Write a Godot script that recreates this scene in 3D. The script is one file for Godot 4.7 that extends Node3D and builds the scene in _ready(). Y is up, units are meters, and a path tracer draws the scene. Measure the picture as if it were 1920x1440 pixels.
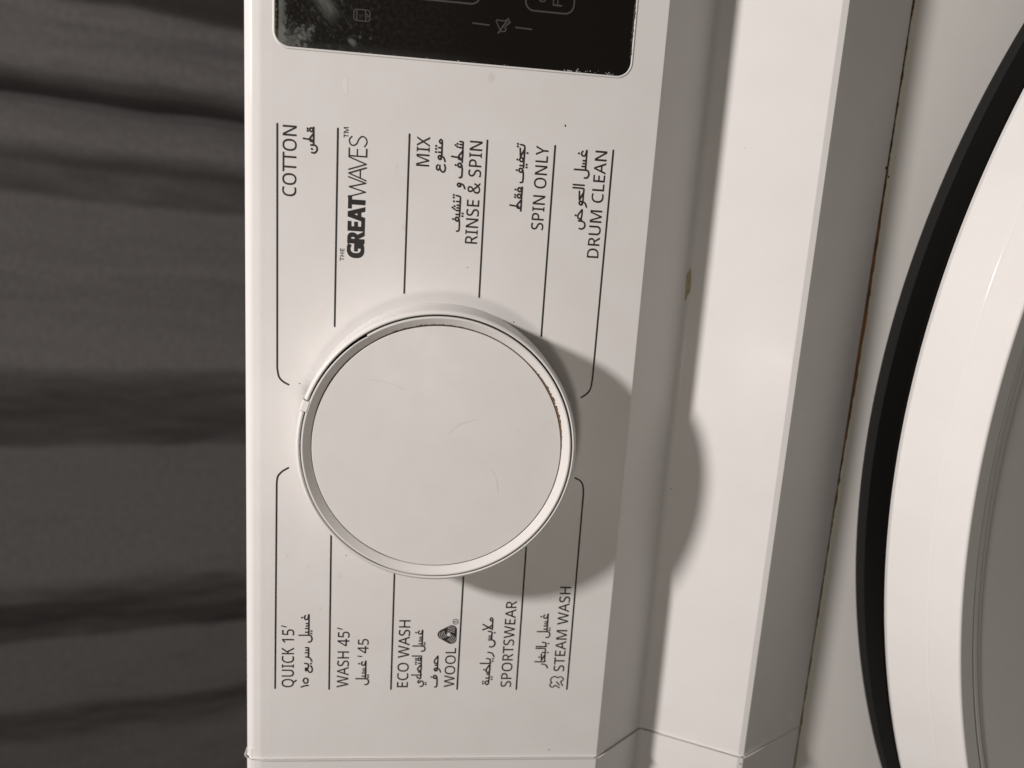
extends Node3D
# A close-up of the control panel of a white front-loading washing machine, photographed with the camera on its side.
# World: x along the machine's front, y up, z out of the front. Shapes are written in millimetres and stored in metres.

const MM := 0.001
const FOOT := Vector3(-0.003, -0.85, -0.3)      # the machine's base on the ground
const KNOB := Vector2(-3.8, -0.4)               # axis of the selector knob
const DOOR := Vector2(-3.0, -370.0)             # axis of the round door

var mats := {}
var machine: Node3D
var panel: MeshInstance3D

func _ready():
	# ---------------------------------------------------------------- camera
	var cam := Camera3D.new()
	cam.name = "camera"
	cam.transform = Transform3D(Basis(Vector3(0.06446, -0.99351, 0.09368), Vector3(0.97933, 0.04495, -0.19722), Vector3(0.19173, 0.10445, 0.97587)).orthonormalized(), Vector3(0.04312, 0.00117, 0.172))
	cam.fov = 54.69
	cam.near = 0.01
	cam.far = 20.0
	var lens := CameraAttributesPhysical.new()
	lens.frustum_focal_length = 33.83
	lens.exposure_aperture = 15.0
	lens.frustum_focus_distance = 0.17
	lens.frustum_near = 0.01
	lens.frustum_far = 20.0
	cam.attributes = lens
	cam.fov = 54.69
	add_child(cam)
	cam.current = true
	# ---------------------------------------------------------------- surroundings and lamps
	var env := Environment.new()
	env.background_mode = Environment.BG_COLOR
	env.background_color = Color(0.082, 0.074, 0.063).linear_to_srgb()     # the dim room
	env.tonemap_mode = Environment.TONE_MAPPER_LINEAR
	env.tonemap_exposure = 1.0
	env.sdfgi_enabled = true
	env.ssao_enabled = true
	env.ssil_enabled = true
	var we := WorldEnvironment.new()
	we.name = "surroundings"
	we.environment = env
	add_child(we)
	lamp("ceiling_bulb", Vector3(0.275, 0.653, 0.36), 0.70, 0.036, Color(1.0, 0.938, 0.905))
	lamp("near_fill", Vector3(-0.010, 0.006, 0.160), 0.0043, 0.0085, Color(1.0, 0.91, 0.83))  # weak fill added near the camera for the soft halo round the knob
	# ---------------------------------------------------------------- scene
	make_materials()
	make_curtain()
	machine = Node3D.new()
	machine.name = "washing_machine"
	machine.position = FOOT
	machine.set_meta("label", "white front-loading washing machine with round programme knob and black display")
	machine.set_meta("category", "washing machine")
	add_child(machine)
	make_cabinet()
	make_console()
	make_door()
	make_knob()
	make_display()
	make_printing()
	make_dirt()

func lamp(called: String, at: Vector3, energy: float, size: float, tint: Color):
	var l := OmniLight3D.new()
	l.name = called
	l.position = at
	l.light_energy = energy
	l.light_size = size
	l.light_color = tint.linear_to_srgb()
	l.omni_range = 6.0
	l.omni_attenuation = 2.0
	l.shadow_enabled = true
	add_child(l)

# ==================================================================== helpers
func lin(r: float, g: float, b: float) -> Color:
	return Color(r, g, b).linear_to_srgb()

func solid(called: String, c: Color, rough: float, spec := 0.5) -> StandardMaterial3D:
	var m := StandardMaterial3D.new()
	m.resource_name = called
	m.albedo_color = c
	m.roughness = rough
	m.metallic_specular = spec
	mats[called] = m
	return m

func noise_tex(seed_: int, freq: float, lo: Color, hi: Color, size := 512, oct := 4) -> NoiseTexture2D:
	var n := FastNoiseLite.new()
	n.seed = seed_
	n.noise_type = FastNoiseLite.TYPE_SIMPLEX_SMOOTH
	n.frequency = freq
	n.fractal_octaves = oct
	var g := Gradient.new()
	g.set_color(0, lo)
	g.set_color(1, hi)
	var t := NoiseTexture2D.new()
	t.width = size
	t.height = size
	t.seamless = true
	t.noise = n
	t.color_ramp = g
	return t

func triplanar(m: StandardMaterial3D, per_metre: float):
	m.uv1_triplanar = true
	m.uv1_world_triplanar = true
	m.uv1_scale = Vector3.ONE * per_metre
	m.uv1_offset = Vector3(0.37, 0.23, 0.61)

func make_materials():
	var p := solid("white_plastic", lin(0.80, 0.785, 0.775), 0.3, 0.24)
	p.albedo_texture = noise_tex(3, 0.012, Color(0.982, 0.98, 0.976), Color(1, 1, 1))
	p.roughness_texture = noise_tex(8, 0.02, Color(0.62, 0.62, 0.62), Color(1, 1, 1), 512, 5)
	triplanar(p, 9.0)
	var gl := solid("gloss_plastic", lin(0.80, 0.785, 0.775), 0.42, 0.15)
	gl.albedo_texture = p.albedo_texture
	triplanar(gl, 7.0)
	var kn := solid("knob_plastic", lin(0.775, 0.76, 0.745), 0.42, 0.25)
	kn.albedo_texture = noise_tex(14, 0.015, Color(0.985, 0.984, 0.982), Color(1, 1, 1))
	kn.roughness_texture = noise_tex(16, 0.02, Color(0.6, 0.6, 0.6), Color(1, 1, 1), 512, 5)
	triplanar(kn, 12.0)
	solid("hair", lin(0.62, 0.60, 0.575), 0.6)
	var en := solid("white_enamel", lin(0.79, 0.775, 0.75), 0.3)
	en.albedo_texture = noise_tex(21, 0.008, Color(0.985, 0.983, 0.98), Color(1, 1, 1))
	triplanar(en, 6.0)
	solid("polished_edge", lin(0.80, 0.785, 0.775), 0.13, 0.24)
	solid("yellowish_enamel", lin(0.74, 0.71, 0.63), 0.35)
	solid("black_rubber", lin(0.004, 0.0035, 0.003), 0.6, 0.15)
	solid("dark_grey", lin(0.016, 0.0155, 0.015), 0.6, 0.2)
	solid("dark_glass", lin(0.02, 0.02, 0.02), 0.08)
	solid("print_ink", lin(0.026, 0.021, 0.021), 0.5)
	solid("bold_ink", lin(0.016, 0.014, 0.014), 0.5)
	solid("icon_ink", lin(0.066, 0.062, 0.057), 0.5)
	solid("grime", lin(0.10, 0.075, 0.045), 0.8)
	solid("dark_dirt", lin(0.04, 0.03, 0.022), 0.85)
	solid("pale_dust", lin(0.42, 0.41, 0.39), 0.9)
	solid("pale_tone", lin(0.84, 0.825, 0.78), 0.3)
	solid("stain_faint", lin(0.735, 0.715, 0.68), 0.4)
	var ru := solid("rust", Color.WHITE, 0.85)
	ru.vertex_color_use_as_albedo = true
	var cu := solid("curtain_cloth", lin(0.145, 0.137, 0.133), 0.95, 0.2)
	cu.albedo_texture = noise_tex(31, 0.11, Color(0.72, 0.72, 0.74), Color(1, 1, 1), 512, 4)
	triplanar(cu, 3.2)
	cu.normal_enabled = true
	var wv := NoiseTexture2D.new()
	wv.noise = (cu.albedo_texture as NoiseTexture2D).noise
	wv.width = 512
	wv.height = 512
	wv.seamless = true
	wv.as_normal_map = true
	wv.bump_strength = 2.0
	cu.normal_texture = wv
	cu.normal_scale = 0.35

func part(called: String, mesh: Mesh, mat: String, parent: Node3D) -> MeshInstance3D:
	var o := MeshInstance3D.new()
	o.name = called
	o.mesh = mesh
	o.material_override = mats[mat]
	if parent == machine:
		o.position = -FOOT
	parent.add_child(o, true)
	return o

func begin() -> SurfaceTool:
	var st := SurfaceTool.new()
	st.begin(Mesh.PRIMITIVE_TRIANGLES)
	return st

func tri(st: SurfaceTool, a: Vector3, b: Vector3, c: Vector3, na: Vector3, nb: Vector3, nc: Vector3):
	if (b - a).cross(c - a).length_squared() < 1e-14:
		return
	if (b - a).cross(c - a).dot(na + nb + nc) > 0.0:
		var t := b; b = c; c = t
		t = nb; nb = nc; nc = t
	st.set_normal(na); st.add_vertex(a * MM)
	st.set_normal(nb); st.add_vertex(b * MM)
	st.set_normal(nc); st.add_vertex(c * MM)

func quad(st: SurfaceTool, a: Vector3, b: Vector3, c: Vector3, d: Vector3, na: Vector3, nb: Vector3, nc: Vector3, nd: Vector3):
	tri(st, a, b, c, na, nb, nc)
	tri(st, a, c, d, na, nc, nd)

# Corners (x, y, radius) of an open outline -> [point, normal] pairs, two per flat and several round each corner; the normal lies left of the way walked times side.
func rounded(corners: Array, side := 1.0) -> Array:
	var out := []
	var n := corners.size()
	for i in n:
		var c := Vector2(corners[i].x, corners[i].y)
		var r: float = corners[i].z
		if i == 0 or i == n - 1:
			var d: Vector2 = (Vector2(corners[1].x, corners[1].y) - c).normalized() if i == 0 else (c - Vector2(corners[n - 2].x, corners[n - 2].y)).normalized()
			out.append([c, Vector2(-d.y, d.x) * side])
			continue
		var d0: Vector2 = (c - Vector2(corners[i - 1].x, corners[i - 1].y)).normalized()
		var d1: Vector2 = (Vector2(corners[i + 1].x, corners[i + 1].y) - c).normalized()
		var turn := d0.angle_to(d1)
		var n0 := Vector2(-d0.y, d0.x)
		if r <= 0.0 or absf(turn) < 0.01:
			out.append([c, n0 * side])
			out.append([c, Vector2(-d1.y, d1.x) * side])
			continue
		var s := signf(turn)
		var start := c - d0 * r * tan(absf(turn) / 2.0)
		var mid := start + n0 * r * s
		var steps := maxi(3, int(ceil(absf(turn) / 0.16)))
		for k in steps + 1:
			var a := turn * k / steps
			out.append([mid + (-n0 * s * r).rotated(a), n0.rotated(a) * side])
	return out

# sweeps a (y, z) outline along x
func sweep(st: SurfaceTool, prof: Array, x0: float, x1: float, cap0 := false, cap1 := false, steps := 1):
	for k in steps:
		var xa := lerpf(x0, x1, float(k) / steps)
		var xb := lerpf(x0, x1, float(k + 1) / steps)
		for i in prof.size() - 1:
			var p: Vector2 = prof[i][0]
			var q: Vector2 = prof[i + 1][0]
			var np := Vector3(0, prof[i][1].x, prof[i][1].y)
			var nq := Vector3(0, prof[i + 1][1].x, prof[i + 1][1].y)
			quad(st, Vector3(xa, p.x, p.y), Vector3(xb, p.x, p.y), Vector3(xb, q.x, q.y), Vector3(xa, q.x, q.y), np, np, nq, nq)
	for e in [[cap0, x0, -1.0], [cap1, x1, 1.0]]:
		if e[0]:
			var poly := PackedVector2Array()
			for p in prof:
				if poly.is_empty() or poly[-1].distance_to(p[0]) > 0.001:
					poly.append(p[0])
			var idx := Geometry2D.triangulate_polygon(poly)
			var nn := Vector3(e[2], 0, 0)
			for i in range(0, idx.size(), 3):
				tri(st, Vector3(e[1], poly[idx[i]].x, poly[idx[i]].y), Vector3(e[1], poly[idx[i + 1]].x, poly[idx[i + 1]].y), Vector3(e[1], poly[idx[i + 2]].x, poly[idx[i + 2]].y), nn, nn, nn)

# the bevelled end of a swept outline: each point drawn in by b across one short step
func bevel_end(st: SurfaceTool, prof: Array, x: float, outward: float, b: float):
	var steps := 4
	for k in steps:
		var a0 := PI / 2 * k / steps
		var a1 := PI / 2 * (k + 1) / steps
		for i in prof.size() - 1:
			var v := []
			for w in [[i, a0], [i, a1], [i + 1, a1], [i + 1, a0]]:
				var p: Vector2 = prof[w[0]][0] - prof[w[0]][1] * b * (1.0 - cos(w[1]))
				var nn: Vector2 = prof[w[0]][1] * cos(w[1])
				v.append([Vector3(x + outward * b * sin(w[1]), p.x, p.y), Vector3(outward * sin(w[1]), nn.x, nn.y)])
			quad(st, v[0][0], v[1][0], v[2][0], v[3][0], v[0][1], v[1][1], v[2][1], v[3][1])

# turns an (r, z) outline about an axis along z through c, from a0 to a1 degrees
func lathe(st: SurfaceTool, prof: Array, c: Vector2, a0: float, a1: float, steps: int, caps := false):
	for k in steps:
		var u := Vector2.from_angle(deg_to_rad(lerpf(a0, a1, float(k) / steps)))
		var w := Vector2.from_angle(deg_to_rad(lerpf(a0, a1, float(k + 1) / steps)))
		for i in prof.size() - 1:
			var p: Vector2 = prof[i][0]
			var q: Vector2 = prof[i + 1][0]
			var m: Vector2 = prof[i][1]
			var n: Vector2 = prof[i + 1][1]
			quad(st, Vector3(c.x + u.x * p.x, c.y + u.y * p.x, p.y), Vector3(c.x + w.x * p.x, c.y + w.y * p.x, p.y), Vector3(c.x + w.x * q.x, c.y + w.y * q.x, q.y), Vector3(c.x + u.x * q.x, c.y + u.y * q.x, q.y),
				Vector3(u.x * m.x, u.y * m.x, m.y), Vector3(w.x * m.x, w.y * m.x, m.y), Vector3(w.x * n.x, w.y * n.x, n.y), Vector3(u.x * n.x, u.y * n.x, n.y))
	if caps:
		var poly := PackedVector2Array()
		for p in prof:
			if poly.is_empty() or poly[-1].distance_to(p[0]) > 0.001:
				poly.append(p[0])
		var idx := Geometry2D.triangulate_polygon(poly)
		for e in [[a0, -1.0], [a1, 1.0]]:
			var u := Vector2.from_angle(deg_to_rad(e[0]))
			var nn: Vector3 = Vector3(-u.y, u.x, 0) * e[1]
			for i in range(0, idx.size(), 3):
				var v := []
				for j in 3:
					var p: Vector2 = poly[idx[i + j]]
					v.append(Vector3(c.x + u.x * p.x, c.y + u.y * p.x, p.y))
				tri(st, v[0], v[1], v[2], nn, nn, nn)

func smooth_line(pts: Array, closed := false) -> Array:
	var n := pts.size()
	if n < 3:
		return pts
	var out := []
	var last := n if closed else n - 1
	for i in last:
		var p0: Vector2 = pts[(i - 1 + n) % n] if closed or i > 0 else pts[0]
		var p1: Vector2 = pts[i]
		var p2: Vector2 = pts[(i + 1) % n]
		var p3: Vector2 = pts[(i + 2) % n] if closed or i + 2 < n else pts[n - 1]
		for k in 5:
			out.append(p1.cubic_interpolate(p2, p0, p3, k / 5.0))
	out.append(pts[0] if closed else pts[n - 1])
	return out

# a printed stroke of the given width lying z above the panel's face, with round ends
func stroke(st: SurfaceTool, pts: Array, width: float, z: float):
	var up := Vector3(0, 0, 1)
	var h := width / 2.0
	var L := []
	var R := []
	for i in pts.size():
		var a: Vector2 = pts[maxi(i - 1, 0)]
		var b: Vector2 = pts[mini(i + 1, pts.size() - 1)]
		var p: Vector2 = pts[i]
		var d := (b - a).normalized()
		var n := Vector2(-d.y, d.x) * h
		if i > 0 and i < pts.size() - 1:
			var e := (p - a).normalized()
			n /= maxf(0.5, absf(e.dot(d)))
		L.append(p + n)
		R.append(p - n)
	for i in pts.size() - 1:
		quad(st, v3(L[i], z), v3(L[i + 1], z), v3(R[i + 1], z), v3(R[i], z), up, up, up, up)
	for e in [[0, 1], [pts.size() - 1, pts.size() - 2]]:
		var p: Vector2 = pts[e[0]]
		var d: Vector2 = (p - pts[e[1]]).normalized() if pts.size() > 1 else Vector2.RIGHT
		var a0 := d.angle() - PI / 2
		for k in 6:
			tri(st, v3(p, z), v3(p + Vector2.from_angle(a0 + PI * k / 6) * h, z), v3(p + Vector2.from_angle(a0 + PI * (k + 1) / 6) * h, z), up, up, up)

func v3(p: Vector2, z: float) -> Vector3:
	return Vector3(p.x, p.y, z)

func dot(st: SurfaceTool, p: Vector2, r: float, z: float):
	var up := Vector3(0, 0, 1)
	for k in 10:
		tri(st, v3(p, z), v3(p + Vector2.from_angle(TAU * k / 10) * r, z), v3(p + Vector2.from_angle(TAU * (k + 1) / 10) * r, z), up, up, up)

func rounded_rect(x0: float, y0: float, x1: float, y1: float, r: float, seg := 8) -> PackedVector2Array:
	var out := PackedVector2Array()
	for c in [[x1 - r, y1 - r, 0.0], [x0 + r, y1 - r, 90.0], [x0 + r, y0 + r, 180.0], [x1 - r, y0 + r, 270.0]]:
		for k in seg + 1:
			out.append(Vector2(c[0], c[1]) + Vector2.from_angle(deg_to_rad(c[2] + 90.0 * k / seg)) * r)
	return out

# a low rounded crumb lying on a surface: p its place, n the way the surface faces
func crumb(st: SurfaceTool, p: Vector3, n: Vector3, r: float, tall: float, seed_: int, stretch := Vector2.ONE, col = null):
	var rng := RandomNumberGenerator.new()
	rng.seed = seed_
	var t := n.cross(Vector3(0.31, 0.87, 0.38)).normalized()
	t = (Vector3(1, 0, 0) - n * n.x).normalized()
	var b := n.cross(t)
	var k := 9
	var ring := []
	for i in k:
		var a := TAU * i / k
		ring.append((t * cos(a) * stretch.x + b * sin(a) * stretch.y) * r * rng.randf_range(0.7, 1.2))
	for i in k:
		var j := (i + 1) % k
		if col != null:
			st.set_color(col)
		var ni: Vector3 = (ring[i].normalized() + n * 0.6).normalized()
		var nj: Vector3 = (ring[j].normalized() + n * 0.6).normalized()
		quad(st, p + ring[i], p + ring[j], p + ring[j] * 0.6 + n * tall, p + ring[i] * 0.6 + n * tall, ni, nj, (ni + n).normalized(), (nj + n).normalized())
		tri(st, p + n * tall * 1.2, p + ring[i] * 0.6 + n * tall, p + ring[j] * 0.6 + n * tall, n, (ni + n).normalized(), (nj + n).normalized())

# a flat patch with an uneven edge (a stain, a dried film) just above a surface that faces +z
func patch(st: SurfaceTool, p: Vector3, r: float, seed_: int, stretch := Vector2.ONE, col = null):
	var f := FastNoiseLite.new()
	f.seed = seed_
	f.frequency = 0.8
	var up := Vector3(0, 0, 1)
	var k := 22
	for i in k:
		var v := []
		for a in [TAU * i / k, TAU * ((i + 1) % k) / k]:
			var rr := r * (1.0 + 0.55 * f.get_noise_2d(cos(a) * 1.4, sin(a) * 1.4))
			v.append(p + Vector3(cos(a) * rr * stretch.x, sin(a) * rr * stretch.y, 0))
		if col != null:
			st.set_color(col)
		tri(st, p, v[0], v[1], up, up, up)

# ==================================================================== curtain
func make_curtain():
	# how steeply the cloth comes forward (+) or falls back (-) on the way from its right to its left, at places across it
	var table := [[-900, 0.2], [-120, 0.35], [-60, -1.5], [-20, -6.0], [52, -6.5], [64, -0.9], [105, 0.45], [150, 0.2], [180, -0.7], [203, -2.2], [212, -5.5], [222, -5.5], [229, 3.0], [238, 0.8], [290, 0.25], [308, -1.0], [330, -2.1], [345, -1.3], [386, -1.3], [405, 0.5], [500, 0.6], [520, -0.3], [580, -0.35], [592, 0.8], [670, 0.3], [695, -0.75], [730, -1.2], [800, -1.35], [857, -1.1], [872, 0.6], [960, 0.5], [1060, 0.45], [1092, -0.6], [1130, -1.05], [1175, -1.25], [1227, -1.05], [1245, 0.7], [1330, 0.35], [1355, -0.9], [1400, -0.7], [1440, 0.3], [1600, 0.4], [1700, -0.7], [1900, 0.2]]
	var rng := FastNoiseLite.new()
	rng.seed = 5
	rng.frequency = 0.008
	var cols := []
	var z := 60.0
	var t := -900.0
	var i := 0
	var mean := 0.0
	while t <= 1900.0:
		while i < table.size() - 2 and t > table[i + 1][0]:
			i += 1
		var f := clampf((t - table[i][0]) / float(table[i + 1][0] - table[i][0]), 0.0, 1.0)
		f = f * f * (3 - 2 * f)
		var s: float = lerpf(table[i][1], table[i + 1][1], f) + 0.12
		if t >= 0.0 and t <= 1440.0:
			mean += z / 361.0
		cols.append([246.0 - 0.475 * t - 0.0000646 * t * t * signf(t), z])
		z += s * 4.0 * 0.5
		t += 4.0
	var rows := 56
	var grid := []
	for r in rows + 1:
		var y := lerpf(-420.0, 1050.0, float(r) / rows)
		var line := []
		for c in cols:
			var x: float = c[0] + (y - 191.0) * (0.014 + 0.00032 * c[0]) + 5.0 * rng.get_noise_2d(c[0] * 0.6, y * 0.7 + 300)
			var zz: float = -640.0 + (c[1] - mean) * (1.0 + 0.12 * rng.get_noise_2d(c[0] * 0.3 + 900, y)) + 7.0 * rng.get_noise_2d(c[0] * 1.2, y * 0.45) + 2.2 * rng.get_noise_2d(c[0] * 3.0 + 77, y * 2.6)
			line.append(Vector3(x, y, zz))
		grid.append(line)
	var st := begin()
	var nc := cols.size()
	for r in rows + 1:
		for c in nc:
			var du: Vector3 = grid[r][mini(c + 1, nc - 1)] - grid[r][maxi(c - 1, 0)]
			var dv: Vector3 = grid[mini(r + 1, rows)][c] - grid[maxi(r - 1, 0)][c]
			var n := du.cross(dv).normalized()
			if n.z < 0:
				n = -n
			st.set_normal(n)
			st.add_vertex(grid[r][c] * MM)
	# columns run towards -x and rows upwards, so the front (clockwise) face is found from one cell
	var flip: bool = (grid[1][0] - grid[0][0]).cross(grid[0][1] - grid[0][0]).z > 0.0
	for r in rows:
		for c in nc - 1:
			var a := r * nc + c
			for k in ([a, a + 1, a + nc, a + 1, a + nc + 1, a + nc] if flip else [a, a + nc, a + 1, a + 1, a + nc, a + nc + 1]):
				st.add_index(k)
	var o := part("curtain", st.commit(), "curtain_cloth", self)
	o.set_meta("label", "dark grey cloth curtain hanging in soft vertical folds behind the washing machine")
	o.set_meta("category", "curtain")

# ==================================================================== cabinet
func make_cabinet():
	# front sheet with a round opening for the door
	var st := begin()
	var up := Vector3(0, 0, 1)
	var x0 := -300.0; var x1 := 294.0; var y0 := -840.0; var y1 := -112.0
	var angles := []
	for k in 240:
		angles.append(TAU * k / 240.0)
	for c in [[x0, y0], [x1, y0], [x1, y1], [x0, y1]]:
		angles.append(fposmod((Vector2(c[0], c[1]) - DOOR).angle(), TAU))
	angles.sort()
	var inner := rounded([Vector3(250.5, -30, 0), Vector3(250.5, -13, 2.0), Vector3(254.0, -13, 0)], 1.0)
	for k in angles.size():
		var dirs := [Vector2.from_angle(angles[k]), Vector2.from_angle(angles[(k + 1) % angles.size()])]
		var far := []
		for d in dirs:
			var sx: float = absf((x1 if d.x > 0 else x0) - DOOR.x) / maxf(absf(d.x), 1e-6)
			var sy: float = absf((y1 if d.y > 0 else y0) - DOOR.y) / maxf(absf(d.y), 1e-6)
			far.append(DOOR + d * minf(sx, sy))
		quad(st, v3(DOOR + dirs[0] * 254.0, -13), v3(DOOR + dirs[1] * 254.0, -13), v3(far[1], -13), v3(far[0], -13), up, up, up, up)
	lathe(st, inner, DOOR, 0, 360, 240)
	part("front_sheet", st.commit(), "white_enamel", machine)
	var s2 := begin()
	sweep(s2, rounded([Vector3(-110.15, -36, 0), Vector3(-110.15, -13, 0.9), Vector3(-112.0, -13, 0)], -1.0), x0, x1)
	part("front_sheet_edge", s2.commit(), "yellowish_enamel", machine)  # edge band in a slightly darker, yellower tone than the sheet
	var s3 := begin()
	for e in [[x0, -1.0], [x1, 1.0]]:
		var n := Vector3(e[1], 0, 0)
		quad(s3, Vector3(e[0], y0, -13.5), Vector3(e[0], 20, -13.5), Vector3(e[0], 20, -560), Vector3(e[0], y0, -560), n, n, n, n)
	var nb := Vector3(0, 0, -1)
	quad(s3, Vector3(x0, y0, -560), Vector3(x1, y0, -560), Vector3(x1, 20, -560), Vector3(x0, 20, -560), nb, nb, nb, nb)
	part("cabinet_sides", s3.commit(), "white_enamel", machine)
	var s4 := begin()
	sweep(s4, rounded([Vector3(24, -38.5, 0), Vector3(42, -38.5, 2.5), Vector3(42, -565, 2.5), Vector3(24, -565, 0)], -1.0), x0 - 1, x1 + 1, true, true)
	part("worktop", s4.commit(), "white_enamel", machine)

func console_outline() -> Array:
	return rounded([Vector3(44.75, -38, 0), Vector3(44.6, -1.7, 1.2), Vector3(43.0, -0.42, 3.0), Vector3(40.9, -0.05, 6.0), Vector3(38.4, 0, 0.0), Vector3(-46.45, 0, 0.45), Vector3(-61.5, -12.15, 1.6),
		Vector3(-85.75, 0.17, 0.8), Vector3(-87.25, 0.36, 0.35), Vector3(-109.7, -12.85, 0.3), Vector3(-109.7, -38, 0)], 1.0)

func make_console():
	var prof := console_outline()
	var st := begin()
	sweep(st, prof, -90.78, 294.0, false, true)
	bevel_end(st, prof, -90.78, -1.0, 0.12)
	panel = part("control_panel", st.commit(), "white_plastic", machine)
	# the drawer beside it: same outline, edges rounded where the two meet
	var dp := []
	for p in prof:
		dp.append([p[0] - p[1] * 0.06, p[1]])
	st = begin()
	sweep(st, dp, -300.0, -91.72, true, false)
	bevel_end(st, dp, -91.72, 1.0, 0.66)
	part("drawer_front", st.commit(), "white_plastic", machine)
	# the plain strip that covers the underside of both
	st = begin()
	sweep(st, rounded([Vector3(-88.0, -0.9, 0), Vector3(-88.05, -0.13, 0.05), Vector3(-109.85, -12.66, 0.3), Vector3(-109.85, -38, 0)], 1.0), -300.0, 294.0)
	part("lower_strip", st.commit(), "white_plastic", machine)
	# the worn, shinier edges of the panel
	var edges := [[Vector3(44.75, -38, 0), Vector3(44.6, -1.7, 1.2), Vector3(43.0, -0.42, 3.0), Vector3(40.9, -0.05, 6.0), Vector3(38.4, 0, 0)], [Vector3(-61.5, -12.15, 1.6), Vector3(-85.75, 0.17, 0.8), Vector3(-87.25, 0.36, 0.35)]]
	for e in edges:
		st = begin()
		var strip := []
		var full := rounded(e, 1.0)
		for p in full.slice(1, full.size() - 1):
			strip.append([p[0] + p[1] * 0.025, p[1]])
		sweep(st, strip, -90.78, 294.0)
		part("panel_edge", st.commit(), "polished_edge", panel)
	# what closes the joint behind the two fronts
	st = begin()
	var back := rounded([Vector3(43.0, -38, 0), Vector3(44.1, -0.45, 1.2), Vector3(-46.1, -0.4, 0.4), Vector3(-61.55, -12.65, 1.2), Vector3(-86.9, -0.2, 0.8), Vector3(-109.0, -13.6, 0.3), Vector3(-109.0, -38, 0)], 1.0)
	sweep(st, back, -94.0, -88.5, true, true)
	part("joint_filler", st.commit(), "white_plastic", machine)

# ==================================================================== door
func make_door():
	var door := Node3D.new()
	door.name = "door"
	door.position = -FOOT
	machine.add_child(door)
	var st := begin()
	lathe(st, rounded([Vector3(245, -16, 0), Vector3(252.4, -14.4, 0.6), Vector3(254.1, -12.6, 1.6), Vector3(253.2, -8.4, 0.3), Vector3(250, -8.4, 0)], -1.0), DOOR, 0, 360, 360)
	part("door_grey_ring", st.commit(), "dark_grey", door)  # dark grey ring between the front sheet and the black frame
	st = begin()
	lathe(st, rounded([Vector3(250.0, -9.4, 0), Vector3(254.0, -8.4, 0.5), Vector3(254.5, 1.4, 0.4), Vector3(250, 1.6, 0)], -1.0), DOOR, 0, 360, 360)
	part("door_rear_frame", st.commit(), "black_rubber", door)
	st = begin()
	lathe(st, rounded([Vector3(250, 2.0, 0), Vector3(254.4, 2.0, 0.4), Vector3(255.1, 4.4, 0.6), Vector3(249.1, 11.9, 1.5), Vector3(246.45, 20.2, 0.7), Vector3(241.9, 18.55, 0.25), Vector3(241.8, 15.5, 0)], -1.0), DOOR, 0, 360, 360)
	var door_ring := part("door_ring", st.commit(), "gloss_plastic", door)
	st = begin()
	var ridge := []
	var arc := rounded([Vector3(255.1, 4.4, 0.6), Vector3(249.1, 11.9, 1.5), Vector3(246.45, 20.2, 0.7)], -1.0)
	for p in arc.slice(1, arc.size() - 1):
		ridge.append([p[0] + p[1] * 0.025, p[1]])
	lathe(st, ridge, DOOR, 0, 360, 360)
	part("ring_ridge", st.commit(), "polished_edge", door_ring)
	st = begin()
	lathe(st, rounded([Vector3(241.5, 15.5, 0), Vector3(241.45, 18.3, 0.25), Vector3(240.0, 17.75, 0.4), Vector3(239.7, 16.9, 0.4), Vector3(238.9, 17.1, 0.5), Vector3(178, -3.0, 6), Vector3(170, -10, 0)], -1.0), DOOR, 0, 360, 360)
	part("door_inner_cover", st.commit(), "white_plastic", door)
	st = begin()
	lathe(st, rounded([Vector3(174, -9.5, 0), Vector3(120, -9, 30), Vector3(0, -8, 0)], -1.0), DOOR, 0, 360, 120)
	part("door_window", st.commit(), "dark_glass", door)

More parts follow.
